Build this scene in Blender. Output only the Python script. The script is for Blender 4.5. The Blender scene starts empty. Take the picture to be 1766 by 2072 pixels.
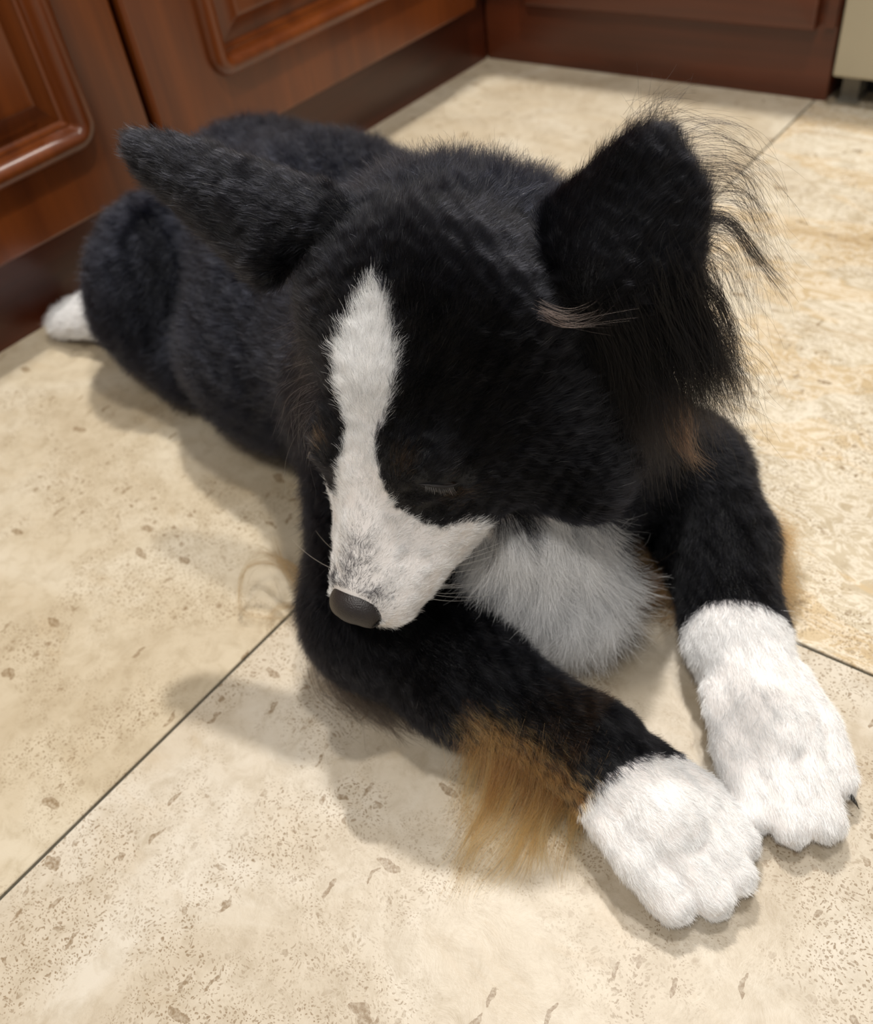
import bpy, bmesh, math, random
import numpy as np
from mathutils import Vector, Matrix, Euler

C = bpy.context.scene.collection
SC = bpy.context.scene
rng = np.random.default_rng(7)

# ------------------------------------------------------------------ camera
cam_d = bpy.data.cameras.new('camera')
cam = bpy.data.objects.new('camera', cam_d)
C.objects.link(cam)
cam.location = (1.00696, -1.39237, 0.55)
cam.rotation_euler = (0.79749851, 0.11321476, 0.64253255)
cam_d.sensor_fit = 'HORIZONTAL'
cam_d.sensor_width = 36.0
cam_d.lens = 36.0 * 1820.58 / 1766.0
cam_d.clip_start = 0.02
cam_d.dof.use_dof = True
cam_d.dof.focus_distance = 0.50
cam_d.dof.aperture_fstop = 8.0
SC.camera = cam
SC.cycles.max_bounces = 6
SC.cycles.transmission_bounces = 5
SC.cycles.glossy_bounces = 4

# ------------------------------------------------------------------ world, lamps, exposure
world = bpy.data.worlds.new('world')
SC.world = world
world.use_nodes = True
bg = world.node_tree.nodes['Background']
bg.inputs[0].default_value = (1.0, 0.985, 0.965, 1)
bg.inputs[1].default_value = 0.26


def lamp(name, loc, target, power, size, color, spot=None, blend=0.6):
    d = bpy.data.lights.new(name, 'SPOT')
    d.energy = power
    d.color = color
    d.shadow_soft_size = size
    d.spot_size = spot or 2.2
    d.spot_blend = blend
    o = bpy.data.objects.new(name, d)
    C.objects.link(o)
    o.location = loc
    o.rotation_euler = (Vector(target) - Vector(loc)).to_track_quat('-Z', 'Y').to_euler()
    return o


WARM = (1.0, 0.955, 0.89)
lamp('ceiling_or_fill_spot', (0.12, -0.11, 2.4), (0.55, -0.8, 0), 195, 0.035, WARM)
lamp('ceiling_or_fill_spot', (0.94, -0.74, 2.4), (0.9, -1.0, 0), 82, 0.045, WARM)
lamp('ceiling_or_fill_spot', (1.00, -2.05, 2.4), (0.8, -1.2, 0), 90, 0.16, WARM)  # added front fill that brightens bib, muzzle and paws; no such lamp known

SC.view_settings.view_transform = 'Standard'
SC.view_settings.look = 'None'
SC.view_settings.gamma = 1.0
SC.view_settings.use_curve_mapping = False
SC.view_settings.exposure = 0.13


# ------------------------------------------------------------------ small helpers
def tag(o, label=None, cat=None, group=None, kind=None):
    if label: o['label'] = label
    if cat: o['category'] = cat
    if group: o['group'] = group
    if kind: o['kind'] = kind
    return o


def empty(name, loc):
    o = bpy.data.objects.new(name, None)
    o.empty_display_size = 0.05
    C.objects.link(o)
    o.location = loc
    return o


def link(name, me, mat, parent=None):
    o = bpy.data.objects.new(name, me)
    if mat is not None and not me.materials:
        me.materials.append(mat)
    C.objects.link(o)
    if parent is not None:
        o.parent = parent
        o.matrix_parent_inverse = Matrix.Translation(-parent.location)
    return o


def box_bm(bm, lo, hi, bevel=0.0, seg=2):
    r = bmesh.ops.create_cube(bm, size=1.0)
    vs = r['verts']
    for v in vs:
        v.co = Vector([lo[i] + (v.co[i] + 0.5) * (hi[i] - lo[i]) for i in range(3)])
    if bevel > 0:
        es = set()
        for v in vs:
            es.update(v.link_edges)
        bmesh.ops.bevel(bm, geom=list(es), offset=bevel, segments=seg, profile=0.5, affect='EDGES')


def boxes(name, lst, mat, parent=None, bevel=0.0, seg=2, smooth=False):
    bm = bmesh.new()
    for lo, hi in lst:
        box_bm(bm, lo, hi, bevel, seg)
    me = bpy.data.meshes.new(name)
    bm.to_mesh(me)
    bm.free()
    if smooth:
        me.shade_smooth()
    return link(name, me, mat, parent)


def node_mat(name):
    m = bpy.data.materials.new(name)
    m.use_nodes = True
    nt = m.node_tree
    b = nt.nodes['Principled BSDF']
    return m, nt, b


def N(nt, typ, **kw):
    n = nt.nodes.new(typ)
    for k, v in kw.items():
        if k.startswith('i_'):
            n.inputs[int(k[2:])].default_value = v
        else:
            setattr(n, k, v)
    return n


def ramp(nt, src, stops):
    r = nt.nodes.new('ShaderNodeValToRGB')
    el = r.color_ramp.elements
    while len(el) > 1:
        el.remove(el[-1])
    el[0].position, el[0].color = stops[0][0], stops[0][1]
    for p, c in stops[1:]:
        e = el.new(p)
        e.color = c
    nt.links.new(src, r.inputs[0])
    return r


def srgb(r, g, b):
    f = lambda c: (c / 255 / 12.92) if c <= 10.3 else ((c / 255 + 0.055) / 1.055) ** 2.4
    return (f(r), f(g), f(b), 1.0)


def mixc(nt, fac, a, b, blend='MIX'):
    m = nt.nodes.new('ShaderNodeMix')
    m.data_type = 'RGBA'
    m.blend_type = blend
    for sock, val in ((m.inputs[0], fac), (m.inputs[6], a), (m.inputs[7], b)):
        if hasattr(val, 'links'):
            nt.links.new(val, sock)
        else:
            sock.default_value = val
    return m.outputs[2]


# ------------------------------------------------------------------ materials of the setting
def wood(name, light, dark, axis=2, rough=0.32):
    m, nt, b = node_mat(name)
    tc = N(nt, 'ShaderNodeTexCoord')
    mp = N(nt, 'ShaderNodeMapping')
    sc = [7.0, 7.0, 7.0]
    sc[axis] = 0.9
    mp.inputs['Scale'].default_value = sc
    nt.links.new(tc.outputs['Object'], mp.inputs[0])
    n1 = N(nt, 'ShaderNodeTexNoise')
    n1.inputs['Scale'].default_value = 2.2
    n1.inputs['Detail'].default_value = 5
    n1.inputs['Distortion'].default_value = 0.6
    nt.links.new(mp.outputs[0], n1.inputs['Vector'])
    mp2 = N(nt, 'ShaderNodeMapping')
    sc2 = [160.0, 160.0, 160.0]
    sc2[axis] = 5.0
    mp2.inputs['Scale'].default_value = sc2
    nt.links.new(tc.outputs['Object'], mp2.inputs[0])
    n2 = N(nt, 'ShaderNodeTexNoise')
    n2.inputs['Scale'].default_value = 1.0
    n2.inputs['Detail'].default_value = 3
    nt.links.new(mp2.outputs[0], n2.inputs['Vector'])
    r1 = ramp(nt, n1.outputs['Fac'], [(0.3, dark), (0.62, light)])
    r2 = ramp(nt, n2.outputs['Fac'], [(0.3, (0.84, 0.84, 0.84, 1)), (0.6, (1, 1, 1, 1))])
    col = mixc(nt, 1.0, r1.outputs[0], r2.outputs[0], 'MULTIPLY')
    nt.links.new(col, b.inputs['Base Color'])
    b.inputs['Roughness'].default_value = rough
    b.inputs['Coat Weight'].default_value = 0.25
    b.inputs['Coat Roughness'].default_value = 0.22
    return m


M_WOOD = wood('cherry_wood', srgb(120, 60, 20), srgb(88, 39, 11))
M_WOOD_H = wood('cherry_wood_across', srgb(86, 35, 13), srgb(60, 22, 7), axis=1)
M_WOOD_D = wood('dark_cherry_wood', srgb(94, 41, 15), srgb(66, 27, 9), axis=0, rough=0.38)


def plain(name, col, rough=0.5, noise=0.06, scale=30.0):
    m, nt, b = node_mat(name)
    tc = N(nt, 'ShaderNodeTexCoord')
    n = N(nt, 'ShaderNodeTexNoise')
    n.inputs['Scale'].default_value = scale
    nt.links.new(tc.outputs['Object'], n.inputs['Vector'])
    lo = tuple(c * (1 - noise) for c in col[:3]) + (1,)
    hi = tuple(min(1, c * (1 + noise)) for c in col[:3]) + (1,)
    r = ramp(nt, n.outputs['Fac'], [(0.3, lo), (0.7, hi)])
    nt.links.new(r.outputs[0], b.inputs['Base Color'])
    b.inputs['Roughness'].default_value = rough
    return m


M_WALL = plain('wall_paint', srgb(225, 214, 194), 0.7)
M_GROUT = plain('grout', srgb(74, 72, 62), 0.85, 0.2, 90)
M_STONE = plain('counter_stone', srgb(120, 104, 86), 0.25, 0.3, 60)
M_CREAM = plain('cream_enamel', srgb(172, 163, 140), 0.35, 0.03, 12)
M_DARK = plain('dark_plastic', srgb(26, 24, 22), 0.5)
M_GREY = plain('grey_metal', srgb(120, 116, 106), 0.45)


def travertine(name, veiny=0.0, tint=(1, 1, 1), offset=(0, 0, 0)):
    m, nt, b = node_mat(name)
    L = nt.links.new
    tc = N(nt, 'ShaderNodeTexCoord')
    mp = N(nt, 'ShaderNodeMapping')
    mp.inputs['Location'].default_value = offset
    L(tc.outputs['Object'], mp.inputs[0])
    co = mp.outputs[0]

    def noise(scale, detail=4, rough=0.55, dist=0.0, stretch=None, rot=0.0):
        n = N(nt, 'ShaderNodeTexNoise')
        n.inputs['Scale'].default_value = scale
        n.inputs['Detail'].default_value = detail
        n.inputs['Roughness'].default_value = rough
        n.inputs['Distortion'].default_value = dist
        if stretch:
            q = N(nt, 'ShaderNodeMapping')
            q.inputs['Rotation'].default_value = (0, 0, rot)
            q.inputs['Scale'].default_value = stretch
            L(co, q.inputs[0])
            L(q.outputs[0], n.inputs['Vector'])
        else:
            L(co, n.inputs['Vector'])
        return n.outputs['Fac']

    # broad cream clouds
    base = ramp(nt, noise(7, 5, 0.6, 0.8), [(0.32, srgb(190, 176, 152)), (0.5, srgb(203, 191, 169)), (0.68, srgb(214, 205, 187))]).outputs[0]
    fine = ramp(nt, noise(55, 5, 0.7, 0.5), [(0.3, (0.80, 0.77, 0.72, 1)), (0.55, (1, 1, 1, 1))]).outputs[0]
    col = mixc(nt, 0.9, base, fine, 'MULTIPLY')
    # tan stretched clouds
    tan = ramp(nt, noise(11, 6, 0.65, 1.2, (1.0, 2.2, 1), 0.5), [(0.56, (0, 0, 0, 1)), (0.70, (1, 1, 1, 1))]).outputs[0]
    f = N(nt, 'ShaderNodeMath', operation='MULTIPLY', i_1=0.26 + 0.30 * veiny)
    L(tan, f.inputs[0])
    col = mixc(nt, f.outputs[0], col, srgb(190, 168, 134))
    if veiny > 0:
        # bedded tan islands with pale calcite network between
        isl = ramp(nt, noise(7, 3, 0.5, 1.0, (0.8, 2.0, 1), 0.25), [(0.52, (0, 0, 0, 1)), (0.545, (1, 1, 1, 1))]).outputs[0]
        f2 = N(nt, 'ShaderNodeMath', operation='MULTIPLY', i_1=0.55 * veiny)
        L(isl, f2.inputs[0])
        col = mixc(nt, f2.outputs[0], col, srgb(202, 176, 134))
        w = noise(26, 6, 0.7, 2.0, (0.8, 1.6, 1), 0.25)
        net = ramp(nt, w, [(0.44, (0, 0, 0, 1)), (0.495, (1, 1, 1, 1)), (0.505, (1, 1, 1, 1)), (0.56, (0, 0, 0, 1))]).outputs[0]
        f3 = N(nt, 'ShaderNodeMath', operation='MULTIPLY', i_1=0.55 * veiny)
        L(net, f3.inputs[0])
        col = mixc(nt, f3.outputs[0], col, srgb(244, 238, 226))
        band = ramp(nt, noise(6, 5, 0.6, 0.6, (0.4, 4.0, 1), 0.2), [(0.55, (0, 0, 0, 1)), (0.66, (1, 1, 1, 1))]).outputs[0]
        f4 = N(nt, 'ShaderNodeMath', operation='MULTIPLY', i_1=0.5 * veiny)
        L(band, f4.inputs[0])
        col = mixc(nt, f4.outputs[0], col, srgb(176, 150, 112))
    # filled pits: elongated brown grains
    warp = N(nt, 'ShaderNodeTexNoise')
    warp.inputs['Scale'].default_value = 60
    warp.inputs['Detail'].default_value = 4
    L(co, warp.inputs['Vector'])
    wv = N(nt, 'ShaderNodeVectorMath', operation='SCALE')
    wv.inputs['Scale'].default_value = 0.016
    L(warp.outputs['Color'], wv.inputs[0])
    ad = N(nt, 'ShaderNodeVectorMath', operation='ADD')
    L(co, ad.inputs[0])
    L(wv.outputs[0], ad.inputs[1])
    pits = []
    for (sx, sy, rot, scale, thr, keep) in ((0.6, 1.4, 0.9, 30, 0.14, 0.79), (1.9, 0.45, 0.35, 38, 0.11, 0.76), (1, 1, 0, 85, 0.18, 0.70), (1, 1, 0.4, 270, 0.22, 0.36), (0.9, 1.2, 1.2, 480, 0.25, 0.28)):
        q = N(nt, 'ShaderNodeMapping')
        q.inputs['Rotation'].default_value = (0, 0, rot)
        q.inputs['Scale'].default_value = (sx, sy, 1)
        L(ad.outputs[0], q.inputs[0])
        v = N(nt, 'ShaderNodeTexVoronoi', voronoi_dimensions='2D')
        v.inputs['Scale'].default_value = scale
        L(q.outputs[0], v.inputs['Vector'])
        a = N(nt, 'ShaderNodeMath', operation='LESS_THAN', i_1=thr)
        L(v.outputs['Distance'], a.inputs[0])
        sep = N(nt, 'ShaderNodeSeparateColor')
        L(v.outputs['Color'], sep.inputs[0])
        k = N(nt, 'ShaderNodeMath', operation='GREATER_THAN', i_1=keep + 0.12)
        L(sep.outputs[0], k.inputs[0])
        mm = N(nt, 'ShaderNodeMath', operation='MULTIPLY')
        L(a.outputs[0], mm.inputs[0])
        L(k.outputs[0], mm.inputs[1])
        pits.append(mm.outputs[0])
    clump = ramp(nt, noise(9, 4, 0.6, 0.5), [(0.44, (0, 0, 0, 1)), (0.56, (1, 1, 1, 1))]).outputs[0]
    tot = None
    for i, p in enumerate(pits):
        if i >= 2:
            z = N(nt, 'ShaderNodeMath', operation='MULTIPLY')
            L(p, z.inputs[0])
            L(clump, z.inputs[1])
            p = z.outputs[0]
        if tot is None:
            tot = p
        else:
            z = N(nt, 'ShaderNodeMath', operation='MAXIMUM')
            L(tot, z.inputs[0])
            L(p, z.inputs[1])
            tot = z.outputs[0]
    pf = N(nt, 'ShaderNodeMath', operation='MULTIPLY', i_1=0.9)
    sp = ramp(nt, noise(420, 2, 0.6), [(0.35, (0.35, 0.35, 0.35, 1)), (0.6, (1, 1, 1, 1))]).outputs[0]
    tsp = N(nt, 'ShaderNodeMath', operation='MULTIPLY')
    L(tot, tsp.inputs[0])
    L(sp, tsp.inputs[1])
    L(tsp.outputs[0], pf.inputs[0])
    col = mixc(nt, pf.outputs[0], col, srgb(136, 114, 84))
    col = mixc(nt, 1.0, col, tuple(c * 0.86 for c in tint) + (1,), 'MULTIPLY')
    L(col, b.inputs['Base Color'])
    b.inputs['Roughness'].default_value = 0.42
    bmp = N(nt, 'ShaderNodeBump')
    bmp.inputs['Strength'].default_value = 0.3
    bmp.inputs['Distance'].default_value = 0.002
    inv = N(nt, 'ShaderNodeMath', operation='MULTIPLY_ADD', i_1=-0.6)
    L(tot, inv.inputs[0])
    L(noise(45, 6, 0.7, 0.6), inv.inputs[2])
    L(inv.outputs[0], bmp.inputs['Height'])
    L(bmp.outputs[0], b.inputs['Normal'])
    return m


# ------------------------------------------------------------------ floor
floor = boxes('floor', [((-0.62, -3.2, -0.03), (2.2, 0.62, -0.0025))], M_GROUT)
tag(floor, kind='structure')
floor['label'] = 'cream travertine tile floor with thin dark joints'
gx = [-0.08, 0.584, 1.248, 1.912]
gy = [0.62, 0.05, -0.951, -1.952, -2.953]
tile_mats = {
    (0, 0): travertine('travertine_pale', 0.12, (1, 0.99, 0.97), (3.1, 1.7, 0)),
    (1, 0): travertine('travertine_veined', 1.0, (1, 0.985, 0.95), (0.3, 8.2, 0)),
    (0, 1): travertine('travertine_warm', 0.0, (0.97, 0.945, 0.90), (5.5, 2.4, 0)),
    (1, 1): travertine('travertine_pitted', 0.0, (0.975, 0.97, 0.995), (7.7, 5.1, 0)),
}
g = 0.0013
for i in range(3):
    for j in range(4):
        lo = (gx[i] + g, gy[j + 1] + g, -0.012)
        hi = (gx[i + 1] - g, gy[j] - g, 0.0)
        boxes('tile', [(lo, hi)], tile_mats[(i % 2, (j + 1) % 2)], floor, bevel=0.0006, seg=1)

# ------------------------------------------------------------------ walls behind the cabinets
tag(boxes('wall_left', [((-0.66, -3.2, 0), (-0.60, 0.66, 2.5))], M_WALL), kind='structure')
tag(boxes('wall_back', [((-0.60, 0.60, 0), (2.2, 0.66, 2.5))], M_WALL), kind='structure')


# ------------------------------------------------------------------ cabinets
def rring(u0, v0, u1, v1, r, w, n=6):
    pts = []
    for cx, cy, a0 in ((u1 - r, v0 + r, -90), (u1 - r, v1 - r, 0), (u0 + r, v1 - r, 90), (u0 + r, v0 + r, 180)):
        for k in range(n + 1):
            a = math.radians(a0 + 90 * k / n)
            pts.append((cx + r * math.cos(a), cy + r * math.sin(a), w))
    return pts


def loft(name, rings, mapf, mat, parent, cap=False, capback=False, smooth=True):
    n = len(rings[0])
    verts = [mapf(*p) for rg in rings for p in rg]
    faces = []
    for k in range(len(rings) - 1):
        for i in range(n):
            a, b2 = k * n + i, k * n + (i + 1) % n
            faces.append((a, b2, b2 + n, a + n))
    if cap:
        faces.append(tuple(range((len(rings) - 1) * n, len(rings) * n)))
    if capback:
        faces.append(tuple(reversed(range(n))))
    me = bpy.data.meshes.new(name)
    me.from_pydata(verts, [], faces)
    bm = bmesh.new()
    bm.from_mesh(me)
    bmesh.ops.recalc_face_normals(bm, faces=bm.faces)
    bm.to_mesh(me)
    bm.free()
    if smooth:
        me.shade_smooth()
        me.set_sharp_from_angle(angle=math.radians(40))
    return link(name, me, mat, parent)


def panel_door(parent, u0, v0, u1, v1, back, front, mapf, mat, inset=(0.085, 0.085, 0.075), R=0.030):
    """A framed door: flat frame, a round raised moulding and a fielded panel."""
    iu0, iv0, iu1, iv1 = u0 + inset[0], v0 + inset[2], u1 - inset[1], v1 - inset[2]
    ch = 0.003
    fr = [rring(u0, v0, u1, v1, 0.002, back), rring(u0, v0, u1, v1, 0.002, front - ch),
          rring(u0 + ch * 0.5, v0 + ch * 0.5, u1 - ch * 0.5, v1 - ch * 0.5, 0.002, front - 0.0008),
          rring(u0 + ch * 1.5, v0 + ch * 1.5, u1 - ch * 1.5, v1 - ch * 1.5, 0.002, front),
          rring(iu0, iv0, iu1, iv1, R, front), rring(iu0 + 0.004, iv0 + 0.004, iu1 - 0.004, iv1 - 0.004, R - 0.004, back)]
    d = loft('door', fr, mapf, mat, parent, capback=False)
    prof = [(0.0, -0.001), (0.001, 0.005), (0.004, 0.0105), (0.009, 0.0145), (0.014, 0.0155), (0.019, 0.0140), (0.023, 0.0095), (0.025, 0.003), (0.027, -0.001), (0.030, -0.0015), (0.031, -0.006), (0.034, -0.008)]
    rg = [rring(iu0 + a, iv0 + a, iu1 - a, iv1 - a, max(R - a, 0.0015), front + h) for a, h in prof]
    loft('moulding', rg, mapf, mat, d)
    prof = [(0.033, -0.009), (0.040, -0.0085), (0.058, -0.001), (0.0595, 0.0012), (0.062, 0.002), (0.066, 0.002)]
    rg = [rring(iu0 + a, iv0 + a, iu1 - a, iv1 - a, 0.0015, front + h) for a, h in prof]
    loft('panel', rg, mapf, mat, d, cap=True)
    return d


left_map = lambda u, v, w: (w, u, v)
back_map = lambda u, v, w: (u, -w, v)

for (ya, yb, lab) in ((-1.56, -0.748, 'cherry wood base cabinet at the left behind the dog\'s hind paw'),
                      (-0.736, -0.075, 'cherry wood base cabinet beyond the dog, meeting the corner')):
    e = tag(empty('base_cabinet', (-0.25, (ya + yb) / 2, 0)), lab, 'cabinet', 'cherry base cabinets along the left wall')
    boxes('carcass', [((-0.58, ya + 0.003, 0.10), (0.0, yb - 0.003 if yb < -0.5 else 0.0, 0.86)),
                      ((0.0, ya + 0.003, 0.115), (0.019, yb + 0.0 if yb < -0.5 else -0.001, 0.86))], M_WOOD, e)
    boxes('toe_kick', [((-0.02, ya - 0.006, 0.0), (0.0, yb + 0.006 if yb < -0.5 else 0.0, 0.10))], M_WOOD_H, e)
    dd = panel_door(e, ya, 0.106, yb, 0.80, 0.020, 0.040, left_map, M_WOOD, inset=(0.098, 0.072, 0.074))

e = tag(empty('base_cabinet', (0.33, 0.25, 0)), 'darker cherry base cabinet facing forward between the corner and the cream appliance', 'cabinet')
boxes('carcass', [((0.002, 0.001, 0.0), (0.600, 0.57, 0.86))], M_WOOD_D, e, bevel=0.001, seg=1)
dd = panel_door(e, 0.095, 0.098, 0.573, 0.80, 0.002, 0.020, back_map, M_WOOD_D, inset=(0.075, 0.075, 0.075))
boxes('stile', [((0.583, -0.006, 0.10), (0.597, 0.001, 0.86))], M_WOOD_D, e)

ct = empty('countertop', (-0.2, -0.2, 0.86))
tag(ct, 'stone countertop over the cherry base cabinets', 'countertop')
boxes('slab', [((-0.60, -1.60, 0.862), (0.075, 0.60, 0.90)), ((0.075, -0.085, 0.862), (1.25, 0.60, 0.90))], M_STONE, ct)

dw = tag(empty('dishwasher', (0.9, 0.2, 0)), 'cream kitchen appliance at the right end of the cabinets', 'appliance')
boxes('body', [((0.612, 0.03, 0.05), (1.20, 0.57, 0.855))], M_DARK, dw)
boxes('front_panel', [((0.609, -0.022, 0.043), (1.205, 0.03, 0.85))], M_CREAM, dw, bevel=0.004, seg=3, smooth=False)
boxes('kick_plate', [((0.640, 0.05, 0.004), (1.20, 0.06, 0.05))], M_DARK, dw)
boxes('foot', [((0.616, 0.012, 0.0), (0.640, 0.05, 0.05)), ((0.614, 0.002, 0.0), (0.644, 0.05, 0.004))], M_GREY, dw)

# ------------------------------------------------------------------ the dog: a signed distance field turned into one mesh
S = 1.13
HR = np.array(Euler((-0.65952049, 0.09887096, 3.19045576)).to_matrix())
HT = np.array((0.70696974, -1.09484836, 0.20146724))


def hw(p):
    """head space (x = the dog's right, y = forward, z = up) to the world"""
    return HR @ (np.asarray(p, float) * S) + HT


PRIMS = []   # (distance function, lo, hi, blend)
PINFO = []   # (region, flow of the coat there)
NOW = ['', None]


def G(region, flow):
    NOW[0], NOW[1] = region, flow


def note(a=None, b=None):
    f = NOW[1]
    if f is None:
        f = np.asarray(b, float) - np.asarray(a, float)
    f = np.asarray(f, float)
    PINFO.append((NOW[0], f / max(np.linalg.norm(f), 1e-9)))


def cone(a, b, r1, r2, k=0.02):
    a, b = np.asarray(a, float), np.asarray(b, float)

    def f(P):
        ba = b - a
        t = np.clip(((P - a) @ ba) / max(ba @ ba, 1e-12), 0, 1)
        return np.linalg.norm(P - a - t[..., None] * ba, axis=-1) - (r1 + (r2 - r1) * t)
    rr = max(r1, r2)
    note(a, b)
    PRIMS.append((f, np.minimum(a, b) - rr, np.maximum(a, b) + rr, k))


def ellip(c, rad, k=0.02, rot=None, cut=False):
    c, rad = np.asarray(c, float), np.asarray(rad, float)
    Rm = np.eye(3) if rot is None else np.asarray(rot)

    def f(P):
        q = (P - c) @ Rm
        k0 = np.linalg.norm(q / rad, axis=-1)
        k1 = np.linalg.norm(q / rad ** 2, axis=-1)
        return k0 * (k0 - 1) / np.maximum(k1, 1e-9)
    m = rad.max()
    note()
    PRIMS.append((f, c - m, c + m, -k if cut else k))


def hcone(a, b, r1, r2, k=0.012):
    cone(hw(a), hw(b), r1 * S, r2 * S, k * S)


def hell(c, rad, k=0.012, cut=False):
    ellip(hw(c), np.asarray(rad) * S, k * S, HR, cut)


def paw(wrist, tip, outer=0.011):
    """wrist to toe tips: a furry metacarpus and four separate toes"""
    w = np.array(wrist)
    t = np.array((tip[0], tip[1], 0.0155))
    d = t - w
    d[2] = 0
    L = np.linalg.norm(d)
    d /= L
    lat = np.array((-d[1], d[0], 0))
    k = w + d * (L * 0.55)
    cone(w, (k[0], k[1], 0.033), 0.0295, 0.0235, 0.018)
    cone((w[0] + d[0] * L * 0.30, w[1] + d[1] * L * 0.30, 0.026), (k[0], k[1], 0.024), 0.028, 0.029, 0.015)
    toes = []
    for q, (o, back) in enumerate(((-1.5, 0.013), (-0.5, 0.001), (0.5, 0.0), (1.5, outer))):
        tp = t + lat * o * 0.0185 - d * back
        kn = k + lat * o * 0.0178 + d * (L * 0.12 - back * 0.5)
        kn[2] = 0.0325 if abs(o) < 1 else 0.028
        bs = k + lat * o * 0.0150 - d * 0.032
        bs[2] = 0.040 if abs(o) < 1 else 0.034
        cone(bs, kn, 0.0135, 0.0152, 0.003)
        cone(kn, tp, 0.0152, 0.0132, 0.0012)
        toes.append((kn, tp))
    return toes


# trunk
G('trunk', (-1, 0.25, -0.25))
cone((0.262, -0.795, 0.112), (0.42, -0.855, 0.115), 0.098, 0.110, 0.05)
cone((0.42, -0.855, 0.115), (0.63, -0.965, 0.115), 0.112, 0.102, 0.05)
ellip((0.43, -0.935, 0.075), (0.12, 0.085, 0.075), 0.04)
ellip((0.71, -0.975, 0.115), (0.085, 0.085, 0.098), 0.04)
G('neck', (-0.5, 0.6, -0.6))
cone((0.59, -0.92, 0.16), (0.675, -1.000, 0.245), 0.092, 0.076, 0.05)
ellip((0.715, -0.965, 0.235), (0.060, 0.055, 0.060), 0.04)
G('bib', (0.15, -0.15, -1))
cone((0.75, -1.035, 0.125), (0.778, -1.030, 0.055), 0.042, 0.038, 0.03)
# right thigh, shank and hind paw
G('thigh', (-0.35, -0.5, -0.8))
ellip((0.216, -0.904, 0.088), (0.095, 0.072, 0.082), 0.03, Matrix.Rotation(-0.9, 3, 'Z'))
cone((0.22, -0.925, 0.07), (0.300, -0.962, 0.045), 0.060, 0.036, 0.03)
G('hind', (-1, -0.2, -0.1))
cone((0.18, -0.925, 0.032), (0.090, -0.938, 0.028), 0.028, 0.025, 0.02)
for i, (x, y) in enumerate(((0.048, -0.962), (0.036, -0.947), (0.034, -0.930), (0.042, -0.914))):
    cone((0.090, -0.938 + (i - 1.5) * 0.009, 0.028), (x, y, 0.015), 0.0175, 0.0135, 0.006)
# right foreleg
G('rarm', (0.2, -0.6, -0.7))
cone((0.625, -1.01, 0.14), (0.680, -1.118, 0.060), 0.060, 0.045, 0.04)
G('rfore', (1, -0.05, -0.25))
cone((0.682, -1.126, 0.047), (0.760, -1.126, 0.042), 0.043, 0.037, 0.03)
cone((0.760, -1.128, 0.042), (0.860, -1.128, 0.036), 0.037, 0.029, 0.02)
G('rpaw', (1, -0.2, -0.25))
RT = paw((0.860, -1.127, 0.036), (0.958, -1.151))
# left foreleg
G('larm', (0.4, 0.3, -0.85))
cone((0.745, -0.950, 0.130), (0.806, -0.896, 0.068), 0.054, 0.040, 0.04)
G('lfore', (0.5, -0.8, -0.3))
cone((0.806, -0.894, 0.058), (0.852, -0.932, 0.044), 0.041, 0.037, 0.03)
cone((0.852, -0.932, 0.044), (0.898, -1.000, 0.038), 0.037, 0.030, 0.02)
G('lpaw', (0.65, -0.75, -0.25))
LT = paw((0.898, -1.000, 0.038), (0.984, -1.088), 0.024)
# head
G('head', (0, 0, 0))
hell((0, -0.048, 0.006), (0.055, 0.057, 0.049), 0.02)
hell((-0.045, -0.070, 0.020), (0.034, 0.032, 0.034), 0.025)
hell((0.040, -0.070, 0.020), (0.030, 0.030, 0.030), 0.025)
hell((0, -0.085, 0.015), (0.050, 0.040, 0.045), 0.025)
for s in (-1, 1):
    hcone((s * 0.044, -0.034, -0.018), (s * 0.030, 0.012, -0.018), 0.033, 0.024, 0.02)
    hell((s * 0.054, -0.050, -0.022), (0.028, 0.032, 0.034), 0.02)
    hell((s * 0.026, 0.004, 0.021), (0.016, 0.018, 0.012), 0.012)
    hell((s * 0.0335, 0.0105, 0.011), (0.0105, 0.0135, 0.0105), 0.006)
hcone((0, 0.000, 0.004), (0, 0.074, -0.0125), 0.026, 0.0180, 0.02)
for s in (-1, 1):
    hcone((s * 0.026, 0.024, -0.025), (s * 0.0112, 0.078, -0.023), 0.0225, 0.0155, 0.012)
hcone((0, 0.0, -0.044), (0, 0.075, -0.042), 0.025, 0.0120, 0.008)
# long-haired cheek on the left side
cone(hw((-0.048, -0.030, -0.028)), (0.806, -1.046, 0.182), 0.036, 0.026, 0.03)
# ears
LE = dict(b=[(0.770, -1.000, 0.318), (0.800, -1.025, 0.300), (0.826, -0.988, 0.286)], t=[(0.796, -0.986, 0.350), (0.806, -0.972, 0.345), (0.825, -0.968, 0.320)])
RE = dict(b=[(0.640, -1.040, 0.315), (0.606, -1.062, 0.305), (0.598, -1.074, 0.286)], t=[(0.54, -1.058, 0.340), (0.502, -1.071, 0.345), (0.518, -1.069, 0.327)])
for Ee, r1, r2, gn in ((LE, 0.0125, 0.0055, 'learflap'), (RE, 0.0100, 0.0042, 'rearflap')):
    G(gn, None)
    for q in range(9):
        f = q / 8 * 2
        i = min(int(f), 1)
        w = f - i
        a = np.array(Ee['b'][i]) * (1 - w) + np.array(Ee['b'][i + 1]) * w
        b = np.array(Ee['t'][i]) * (1 - w) + np.array(Ee['t'][i + 1]) * w
        cone(a, b, r1, r2, 0.014)

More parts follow.
